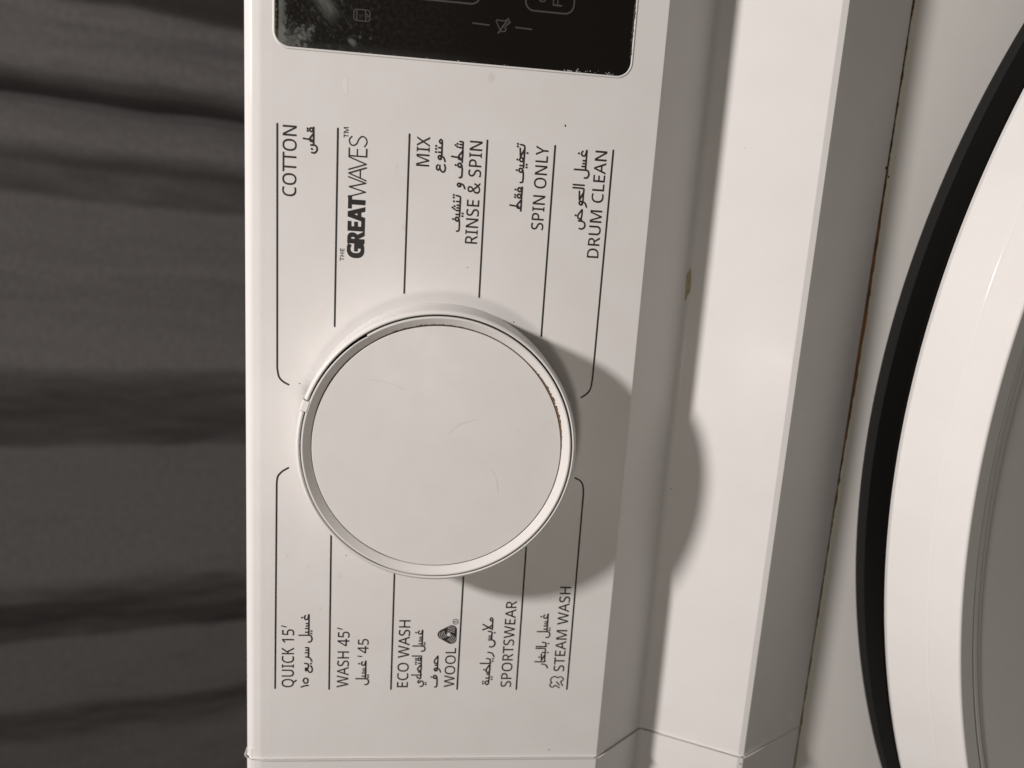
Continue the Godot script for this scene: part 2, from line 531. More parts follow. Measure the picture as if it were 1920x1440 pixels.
# ==================================================================== knob
func make_knob():
	var knob := Node3D.new()
	knob.name = "selector_knob"
	knob.position = -FOOT
	machine.add_child(knob)
	# outer sleeve, cut where the pointer sits
	var st := begin()
	var sleeve := rounded([Vector3(31.35, 0.0, 0), Vector3(31.0, 12.75, 1.0), Vector3(30.05, 13.3, 0.25), Vector3(29.95, 9.5, 0)], -1.0)
	lathe(st, sleeve, KNOB, 75.55, 430.35, 300, true)
	part("knob_sleeve", st.commit(), "knob_plastic", knob)
	st = begin()
	lathe(st, rounded([Vector3(31.4, 3.0, 0), Vector3(31.12, 13.1, 0.5), Vector3(29.4, 13.42, 0.2), Vector3(29.3, 10, 0)], -1.0), KNOB, 70.75, 75.2, 6, true)
	part("knob_pointer", st.commit(), "knob_plastic", knob)
	# inner cap: its rim is narrower, leaving a wider gap, in the sector after the pointer
	st = begin()
	for seg in [[75.4, 393.0, 29.66, 29.66, 270], [33.0, 70.6, 29.2, 29.66, 40]]:
		var n: int = seg[4]
		for k in n:
			var a0: float = lerpf(seg[0], seg[1], float(k) / n)
			var a1: float = lerpf(seg[0], seg[1], float(k + 1) / n)
			var r: float = lerpf(seg[2], seg[3], pow((k + 0.5) / n, 0.3))
			lathe(st, rounded([Vector3(r, 9.5, 0), Vector3(r, 13.32, 0.12), Vector3(minf(r - 0.15, 29.3), 13.35, 0.2), Vector3(27.75, 12.38, 0.2), Vector3(27.66, 11.2, 0)], -1.0), KNOB, a0, a1, 1)
	lathe(st, rounded([Vector3(29.66, 9.5, 0), Vector3(29.5, 13.3, 0.1), Vector3(29.25, 13.3, 0.1), Vector3(27.75, 12.38, 0.2), Vector3(27.66, 11.2, 0)], -1.0), KNOB, 70.6, 75.4, 5)
	part("knob_rim", st.commit(), "knob_plastic", knob)
	st = begin()
	lathe(st, rounded([Vector3(27.54, 11.1, 0), Vector3(27.52, 12.44, 0.15), Vector3(0.0, 12.44, 0)], -1.0), KNOB, 0, 360, 240)
	part("knob_face", st.commit(), "knob_plastic", knob)
	st = begin()
	lathe(st, rounded([Vector3(30.6, 11.0, 0), Vector3(27.6, 11.0, 0)], -1.0), KNOB, 0, 360, 120)
	part("knob_core", st.commit(), "dark_grey", knob)
	# rust and grime that has settled where the face meets the rim
	st = begin()
	var rng := FastNoiseLite.new()
	rng.seed = 12
	rng.frequency = 0.9
	for arc in [[-88.0, -42.0, 0.75], [-16.0, 36.0, 0.6], [34.0, 75.0, 0.22]]:
		var n := int(absf(arc[1] - arc[0]) * 4)
		for k in n:
			var a: float = lerpf(arc[0], arc[1], float(k) / n)
			var env := sin(PI * (k + 0.5) / n)
			var wv: float = arc[2] * env * clampf(0.45 + 0.9 * rng.get_noise_1d(a * 1.3), 0.12, 1.2)
			var u := Vector2.from_angle(deg_to_rad(a))
			var p := KNOB + u * (27.68 + wv * 0.4)
			var red: float = clampf(0.5 + rng.get_noise_1d(a * 2.0 + 40), 0, 1) * (1.0 if arc[0] < -20 else 0.35)
			crumb(st, Vector3(p.x, p.y, 12.34 + wv * 0.22), Vector3(-u.x * 0.6, -u.y * 0.6, 0.8), 0.09 + wv * 0.38, 0.05, k, Vector2.ONE, Color(0.085 + 0.16 * red, 0.058 + 0.075 * red, 0.04 + 0.022 * red))
	var rust := part("rust_stain", st.commit(), "rust", knob)
	rust.set_meta("kind", "stuff")
	# a fine hair and light scratches on the face
	for h in [[15.2, 15.4, 14.6, 11.2, 13.2, 8.0, 0.05], [-4.0, -12.0, -6.5, -13.4, -9.6, -13.9, 0.035], [3.5, -2.0, 6.0, -4.6, 7.2, -8.4, 0.03]]:
		st = begin()
		stroke(st, smooth_line([KNOB + Vector2(h[0], h[1]), KNOB + Vector2(h[2], h[3]), KNOB + Vector2(h[4], h[5])]), h[6] * 1.6, 12.47)
		part("fine_scratch", st.commit(), "hair", knob)
	st = begin()
	crumb(st, Vector3(-28.2, -14.6, 12.55), Vector3(0.5, 0.3, 0.8).normalized(), 0.2, 0.08, 3)
	part("dirt_speck", st.commit(), "dark_dirt", knob)
	st = begin()
	patch(st, Vector3(1.2, -17.8, 12.455), 0.5, 4)
	part("faint_mark", st.commit(), "stain_faint", knob)
	for q in [[-6.5, -3.8], [-6.6, -10.4], [9.0, 1.5], [-12.5, 2.4], [4.5, 12.5]]:
		st = begin()
		patch(st, Vector3(q[0], q[1], 12.455), 0.28, int(q[0] * 7))
		part("faint_mark", st.commit(), "stain_faint", knob)

# ==================================================================== display
func make_display():
	var x0 := 79.95; var x1 := 210.0; var yb := -38.85; var yt := 37.7
	var st := begin()
	var up := Vector3(0, 0, 1)
	var edge := rounded_rect(x0, yb, x1, yt, 3.0)
	var mid := Vector2((x0 + x1) / 2, (yb + yt) / 2)
	for k in edge.size():
		var a := edge[k]
		var b := edge[(k + 1) % edge.size()]
		if a.distance_to(b) < 0.001:
			continue
		for p in [mid, b, a]:
			st.set_normal(up)
			st.set_uv(Vector2((p.x - x0) / (x1 - x0), (yt - p.y) / (yt - yb)))
			st.add_vertex(v3(p, 0.10) * MM)
		var n := Vector3((b - a).y, -(b - a).x, 0).normalized()
		quad(st, v3(a, 0.10), v3(b, 0.10), v3(b, -0.5), v3(a, -0.5), n, n, n, n)
	var g := solid("display_glass", Color.WHITE, 0.22)
	g.albedo_texture = display_dust(x0, yb, x1, yt)
	g.roughness = 0.25
	var glass := part("display_window", st.commit(), "display_glass", machine)
	# the raised white lip round it
	st = begin()
	var ring := rounded_rect(x0 - 0.22, yb - 0.3, x1 + 0.3, yt + 0.3, 3.25, 12)
	var R := 0.3
	for k in ring.size():
		var a := ring[k]
		var b := ring[(k + 1) % ring.size()]
		if a.distance_to(b) < 0.001:
			continue
		var prev := ring[(k - 1 + ring.size()) % ring.size()]
		var na := lip_side(prev, a, b)
		var nb := lip_side(a, b, ring[(k + 2) % ring.size()])
		for j in 6:
			var t0 := PI * j / 6
			var t1 := PI * (j + 1) / 6
			var v := []
			for w in [[a, na, t0], [b, nb, t0], [b, nb, t1], [a, na, t1]]:
				var s: Vector2 = w[1] * cos(w[2])
				v.append([Vector3(w[0].x + s.x * R, w[0].y + s.y * R, sin(w[2]) * 0.09), Vector3(s.x, s.y, sin(w[2])).normalized()])
			quad(st, v[0][0], v[1][0], v[2][0], v[3][0], v[0][1], v[1][1], v[2][1], v[3][1])
	part("display_lip", st.commit(), "gloss_plastic", glass)
	# symbols printed under the glass
	var z := 0.14
	var w := 0.26
	st = begin()
	var rr := Array(rounded_rect(86.3, 18.15, 88.5, 21.5, 0.5, 4))
	rr.append(rr[0])
	stroke(st, rr, w * 0.8, z)
	stroke(st, [Vector2(88.42, 20.9), Vector2(86.35, 20.86)], w * 0.8, z + 0.02)
	stroke(st, [Vector2(88.5, 19.05), Vector2(86.4, 19.0)], w * 0.8, z + 0.02)
	stroke(st, smooth_line([Vector2(87.7, 18.8), Vector2(87.5, 18.5), Vector2(87.25, 18.65), Vector2(87.35, 18.2)]), w * 0.7, z + 0.04)
	part("display_symbol", st.commit(), "icon_ink", glass)
	st = begin()
	stroke(st, [Vector2(89.04, -8.51), Vector2(88.98, -10.39), Vector2(89.39, -11.24), Vector2(88.9, -11.66), Vector2(87.62, -10.43), Vector2(87.55, -10.85), Vector2(86.9, -10.71), Vector2(86.81, -9.79), Vector2(87.46, -9.41), Vector2(89.04, -8.51)], w * 0.85, z)
	stroke(st, [Vector2(89.5, -11.23), Vector2(86.45, -9.24)], w * 1.3, z + 0.02)
	part("display_symbol", st.commit(), "icon_ink", glass)
	for l in [[87.97, -3.67, 87.86, -7.21], [87.9, -12.94, 87.83, -16.41]]:
		st = begin()
		stroke(st, [Vector2(l[0], l[1]), Vector2(l[2], l[3])], w * 1.1, z)
		part("display_dash", st.commit(), "icon_ink", glass)
	for b in [[91.75, -4.95, 105.0, 10.2], [91.6, -25.3, 105.0, -14.75]]:
		st = begin()
		var box := Array(rounded_rect(b[0], b[1], b[2], b[3], 1.9, 6))
		box.append(box[0])
		stroke(st, box, w * 1.3, z)
		part("display_box", st.commit(), "icon_ink", glass)
	lettering("FA", Vector2(92.95, -22.7), 3.5, 2.05, font("Droid Sans", 0.0), "icon_ink", "display_lettering", glass, z)
	st = begin()
	stroke(st, smooth_line([Vector2(94.2, -17.6), Vector2(93.7, -17.9), Vector2(93.6, -18.5), Vector2(93.9, -18.95), Vector2(94.4, -18.95)]), w, z)
	part("display_lettering", st.commit(), "icon_ink", glass)
	# dust caught along its edge
	var rng := RandomNumberGenerator.new()
	rng.seed = 44
	st = begin()
	for k in 34:
		var t := rng.randf()
		var y := lerpf(-24.0, -36.5, t) if k < 26 else rng.randf_range(-20.0, 30.0)
		crumb(st, Vector3(80.05 + absf(rng.randfn(0.0, 0.22 if k < 26 else 0.06)), y, 0.12), up, rng.randf_range(0.04, 0.14), 0.03, k, Vector2(1, 1.7))
	var d := part("dust", st.commit(), "pale_dust", glass)
	d.set_meta("kind", "stuff")
	st = begin()
	for k in 46:
		crumb(st, Vector3(84.0 + k * 0.55 + rng.randf() * 0.3, -38.72 + rng.randf_range(-0.1, 0.1), 0.12), up, rng.randf_range(0.08, 0.2), 0.05, k + 100, Vector2(2.2, 1))
		if k % 2 == 0:
			crumb(st, Vector3(82.0 + k * 0.5, 37.5 + rng.randf_range(-0.1, 0.1), 0.12), up, rng.randf_range(0.08, 0.2), 0.05, k + 200, Vector2(2.4, 1))
	d = part("grime", st.commit(), "grime", glass)
	d.set_meta("kind", "stuff")

func lip_side(a: Vector2, b: Vector2, c: Vector2) -> Vector2:
	var d := Vector2.ZERO
	if a.distance_to(b) > 0.001:
		d += (b - a).normalized()
	if b.distance_to(c) > 0.001:
		d += (c - b).normalized()
	d = d.normalized()
	return Vector2(d.y, -d.x)

# black glass with dried dust and wiping marks on it
func display_dust(x0: float, yb: float, x1: float, yt: float) -> ImageTexture:
	var W := 1300
	var H := 766
	var im := Image.create(W, H, false, Image.FORMAT_RGB8)
	var f := FastNoiseLite.new()
	f.seed = 9
	f.frequency = 0.35
	f.fractal_octaves = 4
	var g := FastNoiseLite.new()
	g.seed = 19
	g.frequency = 1.6
	var base := Color(0.0062, 0.0048, 0.004)
	var dust := Color(0.155, 0.160, 0.146)
	im.fill(base.linear_to_srgb())
	for j in H:
		var y := lerpf(yt, yb, (j + 0.5) / H)
		for i in 420:
			var x := lerpf(x0, x1, (i + 0.5) / W)
			var n := f.get_noise_2d(x * 2.2, y * 2.2)
			var m := g.get_noise_2d(x, y)
			var d := 0.0
			if y > 8.0:
				var e := yt - y - 0.55
				d += smoothstep(0.0, 0.25, e) * (1.0 - smoothstep(0.7, 1.9, e + n * 1.3)) * (0.75 + n * 0.5)                       # along the top edge
				var c := Vector2(x - 80.6, yt - 2.2 - y).length()
				d += 0.5 * (1.0 - smoothstep(1.0, 4.5, c + n * 3.5))
				d += 0.75 * (1.0 - smoothstep(0.6, 2.4, Vector2((x - 82.3) * 1.1, y - 32.0).length() + n * 2.0)) * (0.7 + 0.6 * m)
				d += 0.6 * (1.0 - smoothstep(0.2, 0.9, Vector2(x - 84.0, y - 30.2).length() + n))
				d += 0.65 * (1.0 - smoothstep(0.2, 1.0, Vector2((x - 81.9) + (y - 21.7) * -0.5, (y - 21.7) * 0.7).length() + n * 0.4))
				d += 0.4 * (1.0 - smoothstep(0.1, 0.5, Vector2(x - 83.1, y - 20.1).length() + n * 0.3))
				d += 0.3 * (1.0 - smoothstep(0.1, 0.45, Vector2(x - 83.0, y - 17.9).length()))
				# a wiping mark: fine slanting streaks fading towards the middle
				var along := (x - 88.0) * 0.80 + (y - 26.0) * 0.6
				var across := -(x - 88.0) * 0.6 + (y - 26.0) * 0.80
				var streak := f.get_noise_2d(across * 9.0, along * 0.5 + 40.0)
				d += (1.0 - smoothstep(0.2, 2.2, absf(across - 0.6) + n * 0.8)) * smoothstep(-3.0, 1.5, along) * 0.75 * (0.75 + 0.5 * streak)
				d += clampf(streak * 1.6 - 0.15, 0, 1) * 0.32 * (1.0 - smoothstep(1.0, 8.0, absf(across))) * smoothstep(-7.0, 0.0, along)
				d += clampf(n - 0.22, 0, 1) * 0.5 * smoothstep(12.0, 26.0, y)
			d += 0.05 * clampf(0.5 + n, 0, 1) * smoothstep(-10.0, 12.0, y)
			d += 0.10 * (1.0 - smoothstep(0.3, 1.8, x - x0 + n)) * smoothstep(-20.0, 20.0, y)
			if m > 0.80 and n > 0.1:
				d += 0.10
			d *= 1.0 - smoothstep(98.0, 118.0, x + n * 6.0)
			if d > 0.004:
				im.set_pixel(i, j, base.lerp(dust, clampf(d, 0.0, 1.0)).linear_to_srgb())
	return ImageTexture.create_from_image(im)

# ==================================================================== printing
func font(called: String, bolder: float) -> Font:
	var f := SystemFont.new()
	f.font_names = PackedStringArray([called])
	if called.ends_with("Bold"):
		f.font_names = PackedStringArray([called.trim_suffix(" Bold")])
		f.font_weight = 700
	if bolder == 0.0:
		return f
	var v := FontVariation.new()
	v.base_font = f
	v.variation_embolden = bolder
	return v

func text_arrays(t: String, f: Font) -> Array:
	var tm := TextMesh.new()
	tm.font = f
	tm.font_size = 96
	tm.pixel_size = 0.01
	tm.depth = 0.0
	tm.curve_step = 1.0
	tm.text = t
	return tm.surface_get_arrays(0)

# capitals whose baseline starts at p, filling the given width, h high from baseline to cap line
func lettering(t: String, p: Vector2, width: float, h: float, f: Font, mat: String, called: String, parent: Node3D, z := 0.03) -> MeshInstance3D:
	var ref: PackedVector3Array = text_arrays("H", f)[Mesh.ARRAY_VERTEX]
	var lo := 1e9
	var hi := -1e9
	for v in ref:
		lo = minf(lo, v.y)
		hi = maxf(hi, v.y)
	var arr := text_arrays(t, f)
	var vs: PackedVector3Array = arr[Mesh.ARRAY_VERTEX]
	var l := 1e9
	var r := -1e9
	for v in vs:
		l = minf(l, v.x)
		r = maxf(r, v.x)
	var idx: PackedInt32Array = arr[Mesh.ARRAY_INDEX] if arr[Mesh.ARRAY_INDEX] != null else PackedInt32Array(range(vs.size()))
	var st := begin()
	var up := Vector3(0, 0, 1)
	for i in range(0, idx.size(), 3):
		var q := []
		for k in 3:
			var v := vs[idx[i + k]]
			q.append(Vector3(p.x + (v.x - l) / (r - l) * width, p.y + (v.y - lo) / (hi - lo) * h, z))
		tri(st, q[0], q[1], q[2], up, up, up)
	return part(called, st.commit(), mat, parent)

# Arabic letters as pen strokes, x counted leftwards from where the letter begins, y up from the baseline, the alef 1 high: [advance, strokes, dots]
func forms() -> Dictionary:
	var tooth_m := [[Vector2(0, 0), Vector2(0.3, 0)], [Vector2(0.15, 0.0), Vector2(0.15, 0.33)]]
	var tooth_i := [[Vector2(0.04, 0.38), Vector2(0.08, 0.08), Vector2(0.18, 0.0), Vector2(0.32, 0)]]
	var seen_m := [[Vector2(0, 0), Vector2(0.66, 0)], [Vector2(0.12, 0), Vector2(0.12, 0.27)], [Vector2(0.32, 0), Vector2(0.32, 0.27)], [Vector2(0.52, 0), Vector2(0.52, 0.33)]]
	var seen_i := [[Vector2(0.03, 0.3), Vector2(0.05, 0.04), Vector2(0.14, 0.0), Vector2(0.7, 0)], [Vector2(0.24, 0), Vector2(0.24, 0.27)], [Vector2(0.46, 0), Vector2(0.46, 0.33)]]
	var seen_f := [[Vector2(0, 0), Vector2(0.42, 0)], [Vector2(0.12, 0), Vector2(0.12, 0.27)], [Vector2(0.28, 0), Vector2(0.28, 0.27)], [Vector2(0.44, 0.3), Vector2(0.44, -0.08), Vector2(0.58, -0.32), Vector2(0.85, -0.34), Vector2(1.02, -0.1), Vector2(1.0, 0.16)]]
	var sad := [Vector2(0.0, 0.02), Vector2(0.2, 0.2), Vector2(0.42, 0.36), Vector2(0.62, 0.3), Vector2(0.64, 0.1), Vector2(0.45, 0.0), Vector2(0.0, 0.0)]
	var sad_i := [sad, [Vector2(0.45, 0.0), Vector2(0.98, 0)], [Vector2(0.8, 0), Vector2(0.8, 0.26)]]
	var sad_s := [sad, [Vector2(0.6, 0.04), Vector2(0.75, 0.02), Vector2(0.8, 0.25)], [Vector2(0.8, 0.26), Vector2(0.82, -0.1), Vector2(0.95, -0.32), Vector2(1.2, -0.34), Vector2(1.36, -0.1), Vector2(1.34, 0.14)]]
	var ta := [[Vector2(0.0, 0.0), Vector2(0.18, 0.18), Vector2(0.4, 0.36), Vector2(0.6, 0.32), Vector2(0.62, 0.1), Vector2(0.42, 0.0), Vector2(0, 0)], [Vector2(0.4, 0), Vector2(0.82, 0)], [Vector2(0.44, 1.0), Vector2(0.5, 0.22)]]
	var ring := [Vector2(0.2, 0.08), Vector2(0.07, 0.14), Vector2(0.08, 0.32), Vector2(0.22, 0.38), Vector2(0.34, 0.26), Vector2(0.3, 0.06), Vector2(0.2, 0.02)]
	var fa_i := [ring, [Vector2(0.0, 0.0), Vector2(0.48, 0)]]
	var fa_f := [ring, [Vector2(0.33, 0.2), Vector2(0.3, 0.05), Vector2(0.45, -0.02), Vector2(0.95, -0.02), Vector2(1.08, 0.05), Vector2(1.1, 0.2)]]
	var meem_i := [[Vector2(0.3, 0.0), Vector2(0.12, 0.02), Vector2(0.06, 0.16), Vector2(0.18, 0.27), Vector2(0.3, 0.16), Vector2(0.3, 0.0), Vector2(0.46, 0)]]
	var waw := [[Vector2(0.3, 0.05), Vector2(0.12, 0.06), Vector2(0.08, 0.24), Vector2(0.2, 0.34), Vector2(0.33, 0.18), Vector2(0.2, 0.04)], [Vector2(0.1, 0.2), Vector2(0.11, 0.0), Vector2(0.2, -0.22), Vector2(0.44, -0.36)]]
	var ain_i := [[Vector2(0.08, 0.36), Vector2(0.2, 0.46), Vector2(0.36, 0.4), Vector2(0.4, 0.24), Vector2(0.3, 0.1), Vector2(0.0, 0.02)], [Vector2(0.0, 0.0), Vector2(0.6, 0)]]
	var ain_f := [[Vector2(0, 0), Vector2(0.14, 0.04), Vector2(0.34, 0.22), Vector2(0.22, 0.3), Vector2(0.1, 0.24), Vector2(0.3, 0.04), Vector2(0.46, -0.14), Vector2(0.42, -0.34), Vector2(0.22, -0.42), Vector2(0.0, -0.34)]]
	var ain_s := [[Vector2(0.04, 0.34), Vector2(0.16, 0.46), Vector2(0.34, 0.42), Vector2(0.38, 0.26), Vector2(0.24, 0.14), Vector2(0.06, 0.14)], [Vector2(0.24, 0.14), Vector2(0.42, 0.0), Vector2(0.5, -0.18), Vector2(0.42, -0.36), Vector2(0.2, -0.42), Vector2(0.0, -0.32)]]
	var jeem_m := [[Vector2(0.0, 0.40), Vector2(0.6, 0.34)], [Vector2(0.6, 0.34), Vector2(0.05, 0.0)], [Vector2(0.0, 0.0), Vector2(0.62, 0)]]
	var ya_s := [[Vector2(0.06, 0.16), Vector2(0.2, 0.28), Vector2(0.34, 0.2), Vector2(0.24, 0.04), Vector2(0.12, -0.08), Vector2(0.22, -0.28), Vector2(0.5, -0.34), Vector2(0.7, -0.2), Vector2(0.72, 0.02)]]
	var ra := [[Vector2(0.1, 0.28), Vector2(0.13, 0.02), Vector2(0.22, -0.2), Vector2(0.46, -0.36)]]
	var above1 := [Vector2(0.2, 0.62)]
	return {
		"qaf_i": [0.48, fa_i, [Vector2(0.12, 0.6), Vector2(0.3, 0.6)]], "qaf_m": [0.48, fa_i, [Vector2(0.12, 0.6), Vector2(0.3, 0.6)]], "fa_i": [0.48, fa_i, [Vector2(0.21, 0.6)]], "fa_m": [0.48, fa_i, [Vector2(0.21, 0.6)]], "fa_f": [1.14, fa_f, [Vector2(0.21, 0.6)]],
		"tah_m": [0.84, ta, []], "tah_f": [0.84, ta, []],
		"noon_f": [0.78, [[Vector2(0, 0), Vector2(0.08, 0.0)], [Vector2(0.08, 0.26), Vector2(0.07, -0.1), Vector2(0.2, -0.32), Vector2(0.48, -0.34), Vector2(0.68, -0.1), Vector2(0.66, 0.16)]], [Vector2(0.38, 0.16)]],
		"noon_m": [0.3, tooth_m, [Vector2(0.15, 0.6)]], "ta_m": [0.3, tooth_m, [Vector2(0.04, 0.6), Vector2(0.24, 0.6)]], "ya_m": [0.3, tooth_m, [Vector2(0.05, -0.26), Vector2(0.25, -0.26)]], "ba_m": [0.3, tooth_m, [Vector2(0.15, -0.26)]],
		"ta_i": [0.32, tooth_i, [Vector2(0.0, 0.64), Vector2(0.19, 0.64)]], "ya_i": [0.32, tooth_i, [Vector2(0.05, -0.26), Vector2(0.25, -0.26)]], "ba_i": [0.32, tooth_i, [Vector2(0.15, -0.26)]],
		"seen_m": [0.66, seen_m, []], "sheen_m": [0.66, seen_m, [Vector2(0.2, 0.52), Vector2(0.42, 0.52), Vector2(0.31, 0.7)]], "seen_i": [0.7, seen_i, []], "sheen_i": [0.7, seen_i, [Vector2(0.2, 0.52), Vector2(0.42, 0.52), Vector2(0.31, 0.7)]], "seen_f": [1.08, seen_f, []],
		"sad_i": [0.98, sad_i, []], "sad_m": [0.98, sad_i, []], "dad_i": [0.98, sad_i, [Vector2(0.42, 0.58)]], "dad_s": [1.42, sad_s, [Vector2(0.42, 0.58)]],
		"meem_i": [0.46, meem_i, []], "waw": [0.66, waw, []], "waw_f": [0.66, waw + [[Vector2(0, 0), Vector2(0.1, 0.05)]], []],
		"ghain_i": [0.6, ain_i, [Vector2(0.24, 0.72)]], "ain_f": [0.56, ain_f, []], "ain_s": [0.58, ain_s, []],
		"lam_i": [0.3, [[Vector2(0.07, 1.0), Vector2(0.08, 0.12), Vector2(0.16, 0.0), Vector2(0.3, 0)]], []], "lam_f": [0.76, [[Vector2(0, 0), Vector2(0.1, 0)], [Vector2(0.1, 1.0), Vector2(0.1, 0.0), Vector2(0.16, -0.24), Vector2(0.4, -0.34), Vector2(0.62, -0.2), Vector2(0.64, 0.04)]], []],
		"alef": [0.24, [[Vector2(0.1, 1.0), Vector2(0.1, 0)]], []], "alef_f": [0.24, [[Vector2(0, 0), Vector2(0.12, 0.02), Vector2(0.13, 1.0)]], []],
		"lamalef_m": [0.66, [[Vector2(0, 0), Vector2(0.45, 0.0), Vector2(0.5, 0.1), Vector2(0.14, 0.95)], [Vector2(0.58, 0.95), Vector2(0.42, 0.45), Vector2(0.2, 0.02)]], []],
		"ra": [0.58, ra, []], "ra_f": [0.58, ra + [[Vector2(0, 0), Vector2(0.12, 0.03)]], []], "dal": [0.4, [[Vector2(0.08, 0.42), Vector2(0.22, 0.26), Vector2(0.26, 0.06), Vector2(0.14, 0.0), Vector2(-0.02, 0.02)]], []],
		"ya_s": [0.8, ya_s, [Vector2(0.3, -0.58), Vector2(0.5, -0.58)]],
		"jeem_m": [0.62, jeem_m, [Vector2(0.3, -0.26)]], "hah_m": [0.62, jeem_m, []], "khah_m": [0.62, jeem_m, [Vector2(0.3, 0.62)]],
		"tamar_f": [0.46, [[Vector2(0, 0), Vector2(0.12, 0.02), Vector2(0.36, 0.06), Vector2(0.4, 0.24), Vector2(0.24, 0.38), Vector2(0.1, 0.22), Vector2(0.14, 0.02)]], [Vector2(0.14, 0.62), Vector2(0.32, 0.62)]],
		"digit_1": [0.3, [[Vector2(0.2, 0.72), Vector2(0.1, 0.36), Vector2(0.06, 0.0)]], []], "digit_5": [0.62, [[Vector2(0.28, 0.52), Vector2(0.1, 0.36), Vector2(0.12, 0.1), Vector2(0.3, 0.02), Vector2(0.48, 0.12), Vector2(0.48, 0.36), Vector2(0.28, 0.52)]], []],
		" ": [0.3, [], []],
	}

func arabic(word: String, right: Vector2, length: float, tall: float, pen: float):
	var F := forms()
	var total := 0.0
	var names := word.split(",")
	for n in names:
		total += F[n][0]
	total -= 0.1
	var sx := length / total
	var st := begin()
	var t := 0.0
	var z := 0.03
	for n in names:
		var g: Array = F[n]
		for s in g[1]:
			var pts := []
			for p in s:
				pts.append(Vector2(right.x - (t + p.x) * sx, right.y + p.y * tall))
			stroke(st, smooth_line(pts), pen, z)
			z = 0.03 if z > 0.06 else z + 0.01
		for d in g[2]:
			dot(st, Vector2(right.x - (t + d.x) * sx, right.y + d.y * tall), pen * 0.62, 0.08)
		t += g[0]
	part("arabic_lettering", st.commit(), "print_ink", panel)

